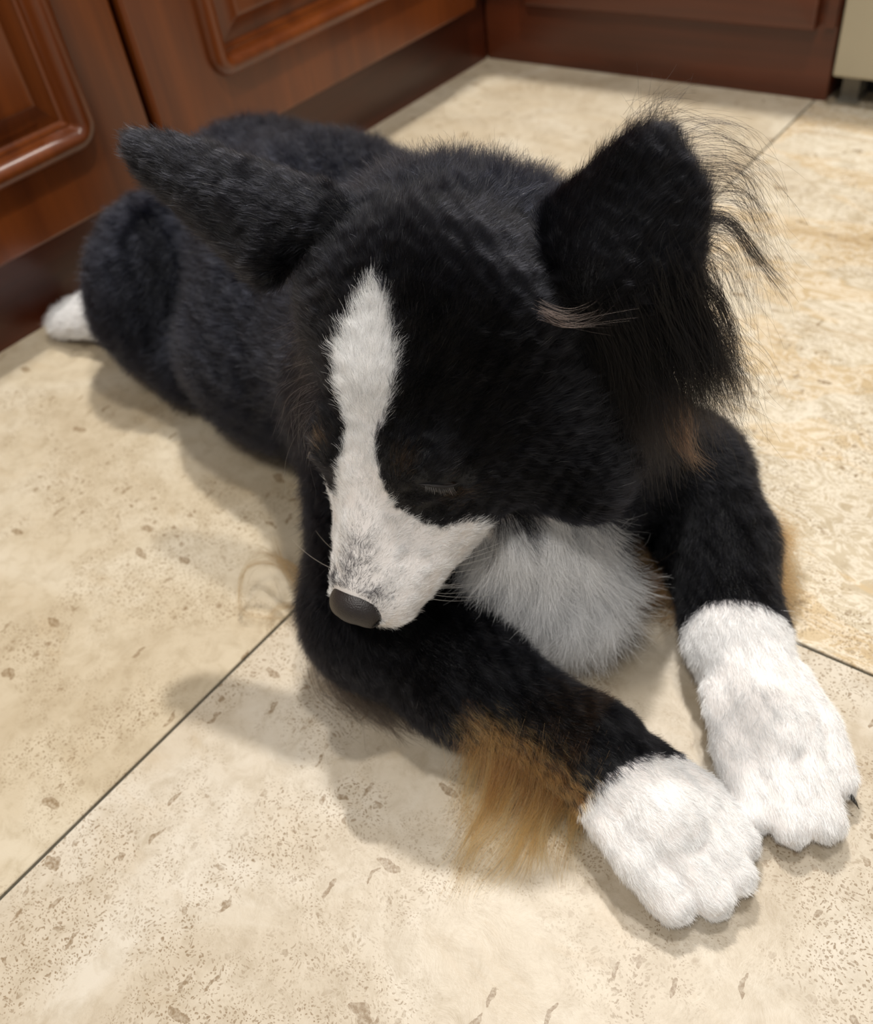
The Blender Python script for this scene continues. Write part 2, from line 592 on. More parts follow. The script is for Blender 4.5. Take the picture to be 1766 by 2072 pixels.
CELL = 0.003
LO = np.array((-0.01, -1.26, -0.012))
HI = np.array((1.06, -0.66, 0.40))
SH = np.ceil((HI - LO) / CELL).astype(int) + 1
D = np.full(SH, 0.2, np.float32)
ax = [LO[i] + CELL * np.arange(SH[i]) for i in range(3)]
for f, lo, hi, k in PRIMS:
    kk = abs(k)
    i0 = np.maximum(((lo - kk - 0.015 - LO) / CELL).astype(int), 0)
    i1 = np.minimum(((hi + kk + 0.015 - LO) / CELL).astype(int) + 2, SH)
    sl = tuple(slice(i0[i], i1[i]) for i in range(3))
    X, Y, Z = np.meshgrid(*(ax[i][sl[i]] for i in range(3)), indexing='ij')
    d = f(np.stack((X, Y, Z), -1)).astype(np.float32)
    a = D[sl]
    h = np.maximum(kk - np.abs(a - d), 0) / kk
    D[sl] = np.minimum(a, d) - h * h * kk * 0.25
# flatten what lies on the floor
D = np.maximum(D, (0.0015 - ax[2])[None, None, :].astype(np.float32))


def surface_nets(D, lo, cell):
    ins = D < 0
    n = np.array(D.shape) - 1
    acc = np.zeros(tuple(n) + (3,), np.float32)
    cnt = np.zeros(tuple(n), np.float32)
    offs = [(i, j, k) for i in (0, 1) for j in (0, 1) for k in (0, 1)]

    def sub(o):
        return tuple(slice(o[q], o[q] + n[q]) for q in range(3))
    for a in offs:
        for q in range(3):
            if a[q]:
                continue
            b = list(a)
            b[q] = 1
            da, db = D[sub(a)], D[sub(b)]
            m = (da < 0) != (db < 0)
            t = np.where(m, da / np.where(m, da - db, 1), 0)
            for r in range(3):
                acc[..., r] += np.where(m, a[r] + (t if r == q else 0), 0)
            cnt += m
    act = cnt > 0
    idx = np.full(tuple(n), -1, np.int64)
    idx[act] = np.arange(act.sum())
    cells = np.argwhere(act)
    V = lo + cell * (cells + acc[act] / cnt[act][:, None])
    faces = []
    for q in range(3):
        u, v = (q + 1) % 3, (q + 2) % 3
        s0 = [slice(None)] * 3
        s1 = [slice(None)] * 3
        s0[q] = slice(0, -1)
        s1[q] = slice(1, None)
        A, B = ins[tuple(s0)], ins[tuple(s1)]
        e = np.argwhere(A != B)
        e = e[(e[:, u] > 0) & (e[:, v] > 0) & (e[:, u] < n[u]) & (e[:, v] < n[v])]
        fl = A[tuple(e.T)]
        c = []
        for du, dv in ((-1, -1), (0, -1), (0, 0), (-1, 0)):
            w = e.copy()
            w[:, u] += du
            w[:, v] += dv
            c.append(idx[tuple(w.T)])
        Q = np.stack(c, 1)
        Q[~fl] = Q[~fl][:, ::-1]
        faces.append(Q)
    return V, np.concatenate(faces)


V, Q = surface_nets(D, LO, CELL)


def grid_mesh(name, V, Q):
    me = bpy.data.meshes.new(name)
    me.vertices.add(len(V))
    me.vertices.foreach_set('co', V.astype(np.float32).ravel())
    me.loops.add(Q.size)
    me.loops.foreach_set('vertex_index', Q.astype(np.int32).ravel())
    me.polygons.add(len(Q))
    me.polygons.foreach_set('loop_start', np.arange(0, Q.size, 4, dtype=np.int32))
    me.polygons.foreach_set('loop_total', np.full(len(Q), 4, np.int32))
    me.update(calc_edges=True)
    me.validate()
    me.shade_smooth()
    return me


dog_me = grid_mesh('dog', V, Q)
print('dog mesh', len(V), len(Q))
dog = link('dog', dog_me, plain('skin', (0.25, 0.2, 0.2, 1)))
tag(dog, 'black, white and tan long-haired dog lying on the tiles with its head bowed', 'dog')


# ------------------------------------------------------------------ the coat
def vnoise(P, freq, seed):
    """smooth vector noise from a few sine waves"""
    r = np.random.default_rng(seed)
    out = np.zeros_like(P)
    for q in range(5):
        k = r.normal(size=(3, 3))
        k /= np.linalg.norm(k, axis=1)[:, None]
        k *= freq * (0.7 + 0.8 * r.random((3, 1)))
        out += np.sin(P @ k.T + r.random(3) * 6.28) / 5 ** 0.5
    return out


def smooth(a, b, x):
    t = np.clip((x - a) / (b - a), 0, 1)
    return t * t * (3 - 2 * t)


def unit(v):
    return v / np.maximum(np.linalg.norm(v, axis=-1, keepdims=True), 1e-9)


def lerp(a, b, t):
    return a + (b - a) * t


tri = np.concatenate((Q[:, [0, 1, 2]], Q[:, [0, 2, 3]]))
A3 = V[tri]
fn = np.cross(A3[:, 1] - A3[:, 0], A3[:, 2] - A3[:, 0])
area = np.linalg.norm(fn, axis=1) * 0.5
VN = np.zeros_like(V)
for i in range(3):
    np.add.at(VN, tri[:, i], fn)
VN = unit(VN)
mid = A3.mean(1)
mn = unit(fn)

REG = [p[0] for p in PINFO]
FLOW = np.array([p[1] for p in PINFO])
NAMES = sorted(set(REG))
COATS = {  # region: hairs per square mm, length, lift, root radius
    'trunk': (1.1, 0.019, 0.75, 0.000085), 'neck': (1.8, 0.022, 0.6, 0.00007), 'bib': (2.4, 0.038, 0.22, 0.00008),
    'thigh': (1.0, 0.018, 0.75, 0.000085), 'hind': (1.2, 0.012, 0.35, 0.00009), 'rarm': (1.8, 0.017, 0.6, 0.00007),
    'rfore': (2.3, 0.0110, 0.38, 0.000075), 'rpaw': (3.2, 0.0062, 0.20, 0.000075), 'larm': (1.8, 0.014, 0.5, 0.00007),
    'lfore': (2.2, 0.0110, 0.38, 0.000075), 'lpaw': (3.0, 0.0062, 0.20, 0.000075), 'head': (2.9, 0.010, 0.30, 0.00007),
    'learflap': (2.6, 0.013, 0.35, 0.00006), 'rearflap': (2.0, 0.011, 0.3, 0.00007)}


CLUMP = {'trunk': 0.42, 'neck': 0.36, 'thigh': 0.42, 'bib': 0.5, 'rarm': 0.2, 'larm': 0.2, 'rfore': 0.12, 'lfore': 0.12, 'head': 0.11, 'rpaw': 0.06, 'lpaw': 0.06, 'learflap': 0.10, 'rearflap': 0.2}


def weights(P):
    """soft share of each region at points near the skin, and the mixed flow"""
    Dm = np.full((len(P), len(PRIMS)), 1.0, np.float32)
    for j, (f, lo, hi, k) in enumerate(PRIMS):
        m = np.all((P > lo - 0.05) & (P < hi + 0.05), axis=1)
        if m.any():
            Dm[m, j] = f(P[m])
    W = np.exp(-(Dm - Dm.min(1, keepdims=True)) / 0.005)
    W /= W.sum(1, keepdims=True)
    fl = W @ FLOW.astype(np.float32)
    R = np.stack([W[:, [j for j, r in enumerate(REG) if r == nm]].sum(1) for nm in NAMES], 1)
    return R, fl


def to_head(P):
    return (P - HT) @ HR / S


TO_CAM = np.array((0.52, -0.40, 0.75))
DENS = 1.0


def sample(n_target_density):
    d = n_target_density * area * 1e6
    face = mn @ unit(TO_CAM)
    d = d * np.where(face < -0.35, 0.22, 1.0)
    d = np.where((mid[:, 2] < 0.004) & (mn[:, 2] < -0.3), 0.0, d)
    cnt = np.floor(d + rng.random(len(d))).astype(int)
    ti = np.repeat(np.arange(len(d)), cnt)
    u, v = rng.random(len(ti)), rng.random(len(ti))
    fl = u + v > 1
    u[fl], v[fl] = 1 - u[fl], 1 - v[fl]
    b = np.stack((1 - u - v, u, v), 1)
    P = (V[tri[ti]] * b[..., None]).sum(1)
    Nn = unit((VN[tri[ti]] * b[..., None]).sum(1))
    return P, Nn


Rf, _ = weights(mid)
dens = Rf @ np.array([COATS[nm][0] for nm in NAMES])
hm = to_head(mid)
# the face carries short fine hair, most of all on the muzzle
RP, RN = sample(dens * DENS)
_h = to_head(RP)
NOSE_C, NOSE_R = np.array((0, 0.087, -0.008)), np.array((0.0138, 0.0118, 0.0125))
SLIT = np.array([(0.0352, 0.0178, 0.0245), (0.0394, 0.0172, 0.0192), (0.0432, 0.0150, 0.0118), (0.0462, 0.0095, 0.0048)])


def slit_dist(HLp):
    m = np.abs(HLp[:, 0:1]) * np.array((1, 0, 0)) + HLp * np.array((0, 1, 1))
    best = np.full(len(m), 9.0)
    for a, b in zip(SLIT[:-1], SLIT[1:]):
        t = np.clip(((m - a) @ (b - a)) / ((b - a) @ (b - a)), 0, 1)
        best = np.minimum(best, np.linalg.norm(m - a - t[:, None] * (b - a), axis=1))
    return best


nose_k = np.linalg.norm((_h - NOSE_C) / NOSE_R, axis=1)
sd = slit_dist(_h)
keep = (nose_k > 1.0) & (sd > 0.0014)
RP, RN, sd = RP[keep], RN[keep], sd[keep]
RR, RFL = weights(RP)
ri = {nm: i for i, nm in enumerate(NAMES)}
HL = to_head(RP)
head_w = RR[:, ri['head']]

# ---- coat flow
hy, hx, hz = HL[:, 1], HL[:, 0], HL[:, 2]
hf = np.zeros_like(HL)
hf[:, 1] = -1.0
hf[:, 0] = np.tanh(hx / 0.012) * (0.25 + 9 * np.abs(hx))
hf[:, 2] = np.where(hz < 0.005, -0.5 * smooth(0.04, -0.02, hy), 0.12)
hf = unit(hf) @ HR.T
flow = RFL + head_w[:, None] * hf
flow = flow - (flow * RN).sum(1, keepdims=True) * RN
flow = unit(flow + 1e-6)

length = RR @ np.array([COATS[nm][1] for nm in NAMES])
lift = RR @ np.array([COATS[nm][2] for nm in NAMES])
rad = RR @ np.array([COATS[nm][3] for nm in NAMES])
# head lengths: muzzle to crown to cheek
hl_len = lerp(0.0052, 0.013, smooth(0.05, -0.04, hy))
hl_len = hl_len + 0.012 * smooth(-0.005, -0.05, hy) * smooth(0.030, 0.055, np.abs(hx)) * smooth(0.03, -0.01, hz)
length = lerp(length, hl_len, head_w)
lift = lerp(lift, 0.24 + 0.18 * smooth(0.03, -0.06, hy), head_w)
length = length * (0.65 + 0.6 * rng.random(len(length)))
length *= np.where(RP[:, 2] < 0.02, 0.75, 1)
length *= 0.35 + 0.65 * smooth(0.001, 0.008, sd)

# ---- coat pattern (per hair): black 0, white 1, tan 2
x, y, z = RP.T
jit = vnoise(RP, 900, 5)[:, 0] * 0.0012 + rng.normal(size=len(RP)) * 0.0009


def head_white(HLp, j):
    ax_, ay, az = np.abs(HLp[:, 0]), HLp[:, 1], HLp[:, 2]
    half = np.interp(ay, [-0.078, -0.066, -0.057, -0.045, -0.030, -0.016, -0.004, 0.006, 0.013], [-0.02, 0.0005, 0.0065, 0.0125, 0.0178, 0.0165, 0.0125, 0.0085, 0.0085])
    blaze = (ax_ < half + j) & (az > 0)
    yb = np.interp(ax_, [0.0085, 0.0105, 0.015, 0.019, 0.029, 0.039, 0.047, 0.06], [0.004, 0.013, 0.0235, 0.032, 0.0355, 0.034, 0.028, 0.02])
    muz = ay > yb + j * 0.8
    under = (az < -0.035) & (ay > -0.01) & (ax_ < 0.024)
    return blaze | muz | under


def pattern(P, HLp, R, j):
    x, y, z = P.T
    k = np.zeros(len(P), int)
    isr = R[:, ri['rfore']] + R[:, ri['rpaw']] > 0.5
    isl = R[:, ri['lfore']] + R[:, ri['lpaw']] > 0.5
    wr = isr & ((x - 0.883) * 0.89 - (y + 1.145) * 0.46 + j * 1.4 > 0)
    wl = isl & ((x - 0.8915) * 0.44 - (y + 0.9965) * 0.90 + j * 1.4 > 0)
    tr = isr & (x > 0.782 + 8 * j) & (y < -1.153 + 5.0 * j - 0.12 * np.maximum(x - 0.83, 0))
    tl = isl & (z < 0.026 + 2 * j)
    k[tr | tl] = 2
    k[wr | wl] = 1
    bib = (((P - np.array((0.772, -1.050, 0.082))) / np.array((0.060, 0.052, 0.072))) ** 2).sum(1) < 1 + 30 * j
    k[bib & (R[:, ri['head']] < 0.5) & ~isr] = 1
    k[(R[:, ri['hind']] > 0.5) & (x < 0.125)] = 1
    hd = R[:, ri['head']] > 0.5
    k[hd & head_white(HLp, j)] = 1
    return k


kind = pattern(RP, HL, RR, jit)

# ---- strand geometry
NP = 6


def strands(P, Nn, fl, L, lf, seed, clump=0.5, curl=0.0, droop=0.0, n=NP):
    clump = np.asarray(clump).reshape(-1, 1)
    n1 = vnoise(P, 330, seed) * clump
    n2 = vnoise(P, 1900, seed + 1) * (0.05 + clump * 0.5)
    rnd = rng.normal(size=P.shape) * 0.15
    d0 = unit(fl * np.cos(lf * 1.35)[:, None] + Nn * np.sin(lf * 1.35)[:, None] + rnd + 0.35 * n1)
    d1 = unit(fl * np.cos(lf * 0.6)[:, None] + Nn * (np.sin(lf * 0.6))[:, None] + n1 + n2 + rnd * 1.5 + np.array((0, 0, -droop)))
    s = np.linspace(0, 1, n)
    pts = np.zeros((len(P), n, 3))
    pts[:, 0] = P - Nn * 0.0006
    step = L / (n - 1)
    for i in range(1, n):
        t = (i - 0.5) / (n - 1)
        d = unit(d0 * (1 - t) + d1 * t)
        pts[:, i] = pts[:, i - 1] + d * step[:, None]
    if curl > 0:
        pts += (vnoise(pts.reshape(-1, 3), 500, seed + 3).reshape(pts.shape) * (s[None, :, None] ** 1.5) * curl)
    pts[..., 2] = np.maximum(pts[..., 2], 0.0008 + 0.0006 * rng.random(pts.shape[:2]))
    pts[..., 0] = np.where(pts[..., 2] < 0.104, np.maximum(pts[..., 0], 0.002), np.maximum(pts[..., 0], 0.044))
    return pts


def fur_mat(name, rough, ior=1.5, soft=0.0):
    m = bpy.data.materials.new(name)
    m.use_nodes = True
    nt = m.node_tree
    nt.nodes.clear()
    out = N(nt, 'ShaderNodeOutputMaterial')
    at = N(nt, 'ShaderNodeAttribute')
    at.attribute_name = 'hair_color'
    h = N(nt, 'ShaderNodeBsdfHairPrincipled')
    h.model = 'CHIANG'
    h.parametrization = 'COLOR'
    h.inputs['Roughness'].default_value = rough
    h.inputs['Radial Roughness'].default_value = 0.6
    h.inputs['IOR'].default_value = ior
    nt.links.new(at.outputs['Color'], h.inputs['Color'])
    if soft > 0:
        df = N(nt, 'ShaderNodeBsdfDiffuse')
        nt.links.new(at.outputs['Color'], df.inputs['Color'])
        mx = N(nt, 'ShaderNodeMixShader')
        mx.inputs[0].default_value = soft
        nt.links.new(h.outputs[0], mx.inputs[1])
        nt.links.new(df.outputs[0], mx.inputs[2])
        nt.links.new(mx.outputs[0], out.inputs['Surface'])
    else:
        nt.links.new(h.outputs[0], out.inputs['Surface'])
    return m


M_FUR = fur_mat('coat_hair', 0.42)
M_FUR_W = fur_mat('white_coat_hair', 0.42, 1.5, 0.65)
M_FUR_B = fur_mat('dark_coat_hair', 0.32, 1.30)


def hair_object(name, pts, col, radius, parent, label=None, tip=0.25, mat=None):
    """one Curves object: pts (n, k, 3), one colour and one root radius per hair"""
    n, k = pts.shape[:2]
    hc = bpy.data.hair_curves.new(name)
    hc.add_curves([k] * n)
    hc.attributes['position'].data.foreach_set('vector', pts.astype(np.float32).ravel())
    r = np.asarray(radius)[:, None] * np.linspace(1, 0, k)[None, :] ** 0.7 * (1 - tip) + np.asarray(radius)[:, None] * tip
    ra = hc.attributes.get('radius') or hc.attributes.new('radius', 'FLOAT', 'POINT')
    ra.data.foreach_set('value', r.astype(np.float32).ravel())
    ca = hc.attributes.new('hair_color', 'FLOAT_COLOR', 'CURVE')
    c4 = np.ones((n, 4), np.float32)
    c4[:, :3] = col
    ca.data.foreach_set('color', c4.ravel())
    hc.materials.append(mat or M_FUR)
    o = bpy.data.objects.new(name, hc)
    C.objects.link(o)
    o.parent = parent
    o['kind'] = 'stuff'
    if label:
        o['label'] = label
    return o


def tint(base, n, amount=0.12):
    base = np.asarray(base)
    f = 1 + amount * rng.normal(size=(n, 1))
    return np.clip(base * f, 0.0, 0.99)


pts = strands(RP, RN, flow, length, lift, 11, clump=RR @ np.array([CLUMP.get(nm, 0.10) for nm in NAMES]), curl=0.0009)
BLACK, WHITE, TAN = (0.0035, 0.0036, 0.005), (0.985, 0.987, 0.993), (0.42, 0.18, 0.05)
for kk, nm, base, amt, lab in ((0, 'black_fur', BLACK, 0.25, 'black fur of back, head and upper legs'), (1, 'white_fur', WHITE, 0.05, 'white fur of blaze, muzzle, chest and paws'), (2, 'tan_fur', TAN, 0.22, 'tan fur of the forearms')):
    m = kind == kk
    col = tint(base, m.sum(), amt if kk != 1 else 0.02)
    h = HL[m] * np.array((1, 1, 1))
    hd = RR[m, ri['head']] > 0.5
    if kk == 1:
        smudge = np.exp(-((((h - np.array((-0.002, 0.071, 0.007))) / np.array((0.0080, 0.0160, 0.03))) ** 2).sum(1)))
        smudge = np.maximum(smudge, np.exp(-((((np.abs(h) - np.array((0.0125, 0.080, 0.0))) / np.array((0.006, 0.006, 0.012))) ** 2).sum(1))))
        smudge = np.maximum(smudge, 0.9 * np.exp(-((((h - np.array((0, 0.083, 0.004))) / np.array((0.013, 0.006, 0.012))) ** 2).sum(1))))
        grey = (rng.random(len(h)) < np.minimum(smudge * 1.1, 0.9) * hd)[:, None]
        col = np.where(grey, np.array((0.055, 0.055, 0.065)) * (0.5 + 0.8 * rng.random((len(h), 1))), col)
        dim = rng.random(len(h)) < 0.22
        col[dim] *= 0.66
    if kk == 2:
        dk = rng.random(len(h)) < 0.35
        col[dk] *= 0.35
    if kk == 0:
        body = (RR[m][:, [ri[q] for q in ('trunk', 'thigh', 'neck')]].sum(1))[:, None]
        col = col * (1 + 0.5 * body) * (1 + body * np.array((-0.08, 0.0, 0.18)))  # cool light on back, thigh and neck put into the hair colour
        fore = (RR[m, ri['rfore']] > 0.5) & (RP[m, 0] > 0.80)
        fb = (rng.random(len(h)) < 0.45 * smooth(0.80, 0.86, RP[m, 0]) * fore)[:, None]
        col = np.where(fb, np.array((0.040, 0.019, 0.009)), col)
        glint = (rng.random(len(h)) < 0.10)[:, None]  # strand highlights painted in: random hairs made paler and bluer
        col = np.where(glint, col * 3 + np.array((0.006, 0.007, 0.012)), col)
        hm_ = np.abs(h) * np.array((1, 0, 0)) + h * np.array((0, 1, 1))
        brown = np.exp(-(np.linalg.norm(hm_ - np.array((0.0262, 0.0124, 0.0320)), axis=1) / 0.0055) ** 2)
        brown = np.maximum(brown, 0.8 * np.exp(-(np.linalg.norm(hm_ - np.array((0.0440, 0.016, 0.004)), axis=1) / 0.008) ** 2))
        br = (rng.random(len(h)) < brown * 0.7 * hd)[:, None]
        col = np.where(br, np.array((0.075, 0.042, 0.024)), col)
        stray = (rng.random(len(h)) < 0.004)[:, None]
        col = np.where(stray, np.array((0.30, 0.29, 0.28)), col)
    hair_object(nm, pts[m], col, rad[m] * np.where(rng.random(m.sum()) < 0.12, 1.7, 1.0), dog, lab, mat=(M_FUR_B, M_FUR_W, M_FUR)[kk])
print('hairs', len(pts), {k: int((kind == k).sum()) for k in (0, 1, 2)})

# skin colours under the coat
VR, _ = weights(V)
vk = pattern(V, to_head(V), VR, np.zeros(len(V)))
sc = np.ones((len(V), 4), np.float32)
sc[:, :3] = np.array([(0.005, 0.005, 0.006), (0.80, 0.76, 0.74), (0.20, 0.10, 0.04)])[vk]
ca = dog_me.color_attributes.new('skin_color', 'FLOAT_COLOR', 'POINT')
ca.data.foreach_set('color', sc.ravel())
m, nt, b = node_mat('dog_skin')
at = N(nt, 'ShaderNodeAttribute')
at.attribute_name = 'skin_color'
nt.links.new(at.outputs['Color'], b.inputs['Base Color'])
b.inputs['Roughness'].default_value = 0.7
dog_me.materials.clear()
dog_me.materials.append(m)


# ------------------------------------------------------------------ locks, feathers, whiskers: hairs along guides
GUIDES = {
    'ear_fringe': [
        [(0.7996, -0.9611, 0.3560), (0.8100, -0.9431, 0.3570), (0.8335, -0.9458, 0.3500), (0.8416, -0.9494, 0.3400)],
        [(0.8111, -0.9547, 0.3450), (0.8363, -0.9449, 0.3450), (0.8521, -0.9337, 0.3300), (0.8626, -0.9442, 0.3150)],
        [(0.8170, -0.9537, 0.3350), (0.8378, -0.9515, 0.3350), (0.8547, -0.9476, 0.3150), (0.8678, -0.9528, 0.2950)],
        [(0.8220, -0.9534, 0.3250), (0.8461, -0.9555, 0.3250), (0.8624, -0.9480, 0.3000), (0.8754, -0.9561, 0.2750)],
        [(0.8296, -0.9652, 0.3180), (0.8500, -0.9615, 0.3150), (0.8625, -0.9512, 0.2900), (0.8763, -0.9577, 0.2700)],
        [(0.8328, -0.9704, 0.3100), (0.8495, -0.9699, 0.3050), (0.8609, -0.9668, 0.2800), (0.8685, -0.9736, 0.2550)],
        [(0.8348, -0.9766, 0.3050), (0.8493, -0.9728, 0.2950), (0.8583, -0.9755, 0.2750), (0.8692, -0.9704, 0.2500)],
        [(0.8354, -0.9852, 0.2980), (0.8480, -0.9786, 0.2800), (0.8581, -0.9790, 0.2550), (0.8696, -0.9833, 0.2350)],
    ],
    'ear_lock': [
        [(0.8235, -0.9566, 0.3100), (0.8421, -0.9544, 0.3100), (0.8602, -0.9522, 0.2900), (0.8737, -0.9478, 0.2700)],
        [(0.8339, -0.9876, 0.2960), (0.8501, -0.9831, 0.2800), (0.8643, -0.9807, 0.2450), (0.8757, -0.9915, 0.2150)],
        [(0.8316, -0.9943, 0.2960), (0.8478, -0.9881, 0.2700), (0.8630, -0.9892, 0.2400), (0.8718, -0.9906, 0.2200)],
    ],
    'ruff': [
        [(0.7865, -1.0134, 0.2700), (0.8036, -1.0207, 0.2400), (0.8163, -1.0187, 0.2000), (0.8278, -1.0194, 0.1700)],
        [(0.8050, -1.0200, 0.3000), (0.8184, -1.0212, 0.2650), (0.8316, -1.0197, 0.2250), (0.8435, -1.0207, 0.1900)],
        [(0.8141, -1.0102, 0.3000), (0.8299, -1.0098, 0.2680), (0.8461, -1.0112, 0.2350), (0.8561, -1.0153, 0.2100)],
        [(0.8239, -1.0017, 0.2980), (0.8419, -0.9986, 0.2650), (0.8551, -0.9961, 0.2350), (0.8618, -0.9920, 0.2100)],
        [(0.8302, -0.9911, 0.2940), (0.8470, -0.9853, 0.2650), (0.8600, -0.9856, 0.2400), (0.8657, -0.9836, 0.2200)],
    ],
    'brown_lock': [
        [(0.8301, -1.0049, 0.2250), (0.8464, -1.0107, 0.2100), (0.8552, -1.0106, 0.1950), (0.8658, -1.0115, 0.1850)],
        [(0.8422, -0.9984, 0.2250), (0.8512, -1.0080, 0.2100), (0.8558, -1.0053, 0.1950), (0.8629, -1.0097, 0.1900)],
    ],
    'ear_tan': [
        [(0.7860, -1.0549, 0.2980), (0.8004, -1.0569, 0.2960), (0.8114, -1.0464, 0.2960), (0.8165, -1.0305, 0.3000)],
        [(0.7848, -1.0529, 0.2980), (0.8000, -1.0513, 0.2970), (0.8073, -1.0443, 0.2980), (0.8121, -1.0352, 0.3000)],
        [(0.7875, -1.0550, 0.2970), (0.8022, -1.0551, 0.2940), (0.8129, -1.0490, 0.2930), (0.8293, -1.0408, 0.2930)],
    ],
    'ear_tip': [
        [(0.7954, -0.9796, 0.3550), (0.7941, -0.9724, 0.3620), (0.7922, -0.9639, 0.3660), (0.7890, -0.9499, 0.3680)],
        [(0.8022, -0.9719, 0.3580), (0.8035, -0.9644, 0.3640), (0.8076, -0.9562, 0.3640), (0.8131, -0.9501, 0.3600)],
        [(0.7932, -0.9857, 0.3520), (0.7918, -0.9823, 0.3580), (0.7923, -0.9796, 0.3620), (0.7899, -0.9726, 0.3640)],
    ],
    'forearm_feather': [
        [(0.7899, -1.1562, 0.0500), (0.7874, -1.1641, 0.0300), (0.7878, -1.1730, 0.0120), (0.7961, -1.1955, 0.0030)],
        [(0.8061, -1.1516, 0.0520), (0.8090, -1.1700, 0.0280), (0.8125, -1.1918, 0.0080), (0.8137, -1.2292, 0.0030)],
        [(0.8216, -1.1466, 0.0540), (0.8259, -1.1700, 0.0260), (0.8244, -1.1953, 0.0070), (0.8273, -1.2348, 0.0030)],
        [(0.8370, -1.1422, 0.0560), (0.8407, -1.1643, 0.0260), (0.8392, -1.1893, 0.0070), (0.8407, -1.2276, 0.0030)],
        [(0.8496, -1.1397, 0.0580), (0.8497, -1.1584, 0.0260), (0.8504, -1.1780, 0.0070), (0.8553, -1.2086, 0.0030)],
        [(0.8631, -1.1391, 0.0580), (0.8622, -1.1554, 0.0280), (0.8635, -1.1699, 0.0080), (0.8776, -1.1935, 0.0030)],
        [(0.8765, -1.1389, 0.0560), (0.8724, -1.1460, 0.0300), (0.8697, -1.1563, 0.0120), (0.8720, -1.1663, 0.0050)],
    ],
    'elbow_wisp': [
        [(0.6259, -1.1290, 0.0500), (0.5695, -1.1174, 0.0400), (0.5452, -1.1277, 0.0300), (0.5453, -1.1422, 0.0200), (0.5551, -1.1525, 0.0120), (0.5752, -1.1464, 0.0060), (0.5943, -1.1258, 0.0060)],
        [(0.6242, -1.1272, 0.0500), (0.5872, -1.1130, 0.0400), (0.5595, -1.1088, 0.0350), (0.5383, -1.1064, 0.0300), (0.5312, -1.1139, 0.0300)],
        [(0.6217, -1.1330, 0.0400), (0.5935, -1.1229, 0.0300), (0.5701, -1.1128, 0.0300), (0.5492, -1.0999, 0.0300), (0.5334, -1.0896, 0.0300)],
        [(0.6241, -1.1332, 0.0300), (0.5902, -1.1311, 0.0120), (0.5786, -1.1384, 0.0060), (0.5790, -1.1481, 0.0040), (0.5905, -1.1516, 0.0030)],
    ],
    'temple': [
        [(0.6838, -1.0794, 0.2880), (0.6571, -1.0698, 0.2820), (0.6311, -1.0667, 0.2700), (0.6125, -1.0743, 0.2550)],
        [(0.6767, -1.0941, 0.2750), (0.6514, -1.0859, 0.2660), (0.6261, -1.0836, 0.2500), (0.6111, -1.0910, 0.2350)],
        [(0.6561, -1.0952, 0.2450), (0.6405, -1.0954, 0.2400), (0.6288, -1.1004, 0.2280), (0.6226, -1.1075, 0.2150)],
        [(0.6618, -1.1073, 0.2330), (0.6548, -1.1147, 0.2280), (0.6461, -1.1201, 0.2170), (0.6488, -1.1291, 0.2050)],
        [(0.6745, -1.1197, 0.2240), (0.6649, -1.1231, 0.2150), (0.6636, -1.1314, 0.2050), (0.6650, -1.1384, 0.1950)],
    ],
    'bib_lock': [
        [(0.7466, -1.0655, 0.0600), (0.7566, -1.0668, 0.0400), (0.7647, -1.0736, 0.0300), (0.7741, -1.1032, 0.0500), (0.7789, -1.1231, 0.0600)],
        [(0.7455, -1.0607, 0.0600), (0.7556, -1.0620, 0.0400), (0.7655, -1.0687, 0.0250), (0.7659, -1.0796, 0.0200)],
        [(0.7334, -1.0728, 0.0700), (0.7415, -1.0766, 0.0600), (0.7456, -1.0777, 0.0500), (0.7525, -1.0803, 0.0450)],
    ],
    'left_feather': [
        [(0.8510, -0.9541, 0.0450), (0.8260, -0.9649, 0.0300), (0.8075, -0.9752, 0.0150), (0.7949, -0.9827, 0.0060)],
        [(0.8516, -0.9626, 0.0400), (0.8279, -0.9758, 0.0250), (0.8095, -0.9864, 0.0100), (0.7985, -1.0044, 0.0040)],
        [(0.8381, -0.9441, 0.0500), (0.8161, -0.9533, 0.0300), (0.7979, -0.9655, 0.0200), (0.7924, -0.9705, 0.0100)],
        [(0.8603, -0.9667, 0.0300), (0.8464, -0.9715, 0.0150), (0.8377, -0.9849, 0.0060), (0.8322, -0.9975, 0.0040)],
    ],
    'left_outer': [
        [(0.8724, -0.9002, 0.0500), (0.8809, -0.8781, 0.0350), (0.8862, -0.8610, 0.0200)],
        [(0.8837, -0.9229, 0.0500), (0.8929, -0.9016, 0.0300), (0.8993, -0.8876, 0.0150)],
        [(0.8904, -0.9416, 0.0450), (0.9009, -0.9260, 0.0250), (0.9073, -0.9155, 0.0100)],
        [(0.8950, -0.9555, 0.0400), (0.9026, -0.9448, 0.0200), (0.9083, -0.9407, 0.0080)],
    ],
    'right_elbow_fringe': [
        [(0.6525, -1.1644, 0.0300), (0.6603, -1.1736, 0.0100), (0.6833, -1.1794, 0.0040), (0.7009, -1.1780, 0.0030)],
        [(0.6915, -1.1652, 0.0300), (0.7024, -1.1669, 0.0100), (0.7203, -1.1678, 0.0040), (0.7253, -1.1686, 0.0030)],
        [(0.7316, -1.1591, 0.0300), (0.7400, -1.1573, 0.0100), (0.7519, -1.1570, 0.0040)],
    ],
}

def resample(g, n):
    g = np.asarray(g, float)
    a = np.vstack((2 * g[0] - g[1], g, 2 * g[-1] - g[-2]))
    m = len(g) - 1
    out = []
    for t in np.linspace(0, m, n):
        i = min(int(t), m - 1)
        u = t - i
        p0, p1, p2, p3 = a[i], a[i + 1], a[i + 2], a[i + 3]
        out.append(0.5 * ((2 * p1) + (p2 - p0) * u + (2 * p0 - 5 * p1 + 4 * p2 - p3) * u * u + (3 * p1 - p0 - 3 * p2 + p3) * u ** 3))
    return np.array(out)


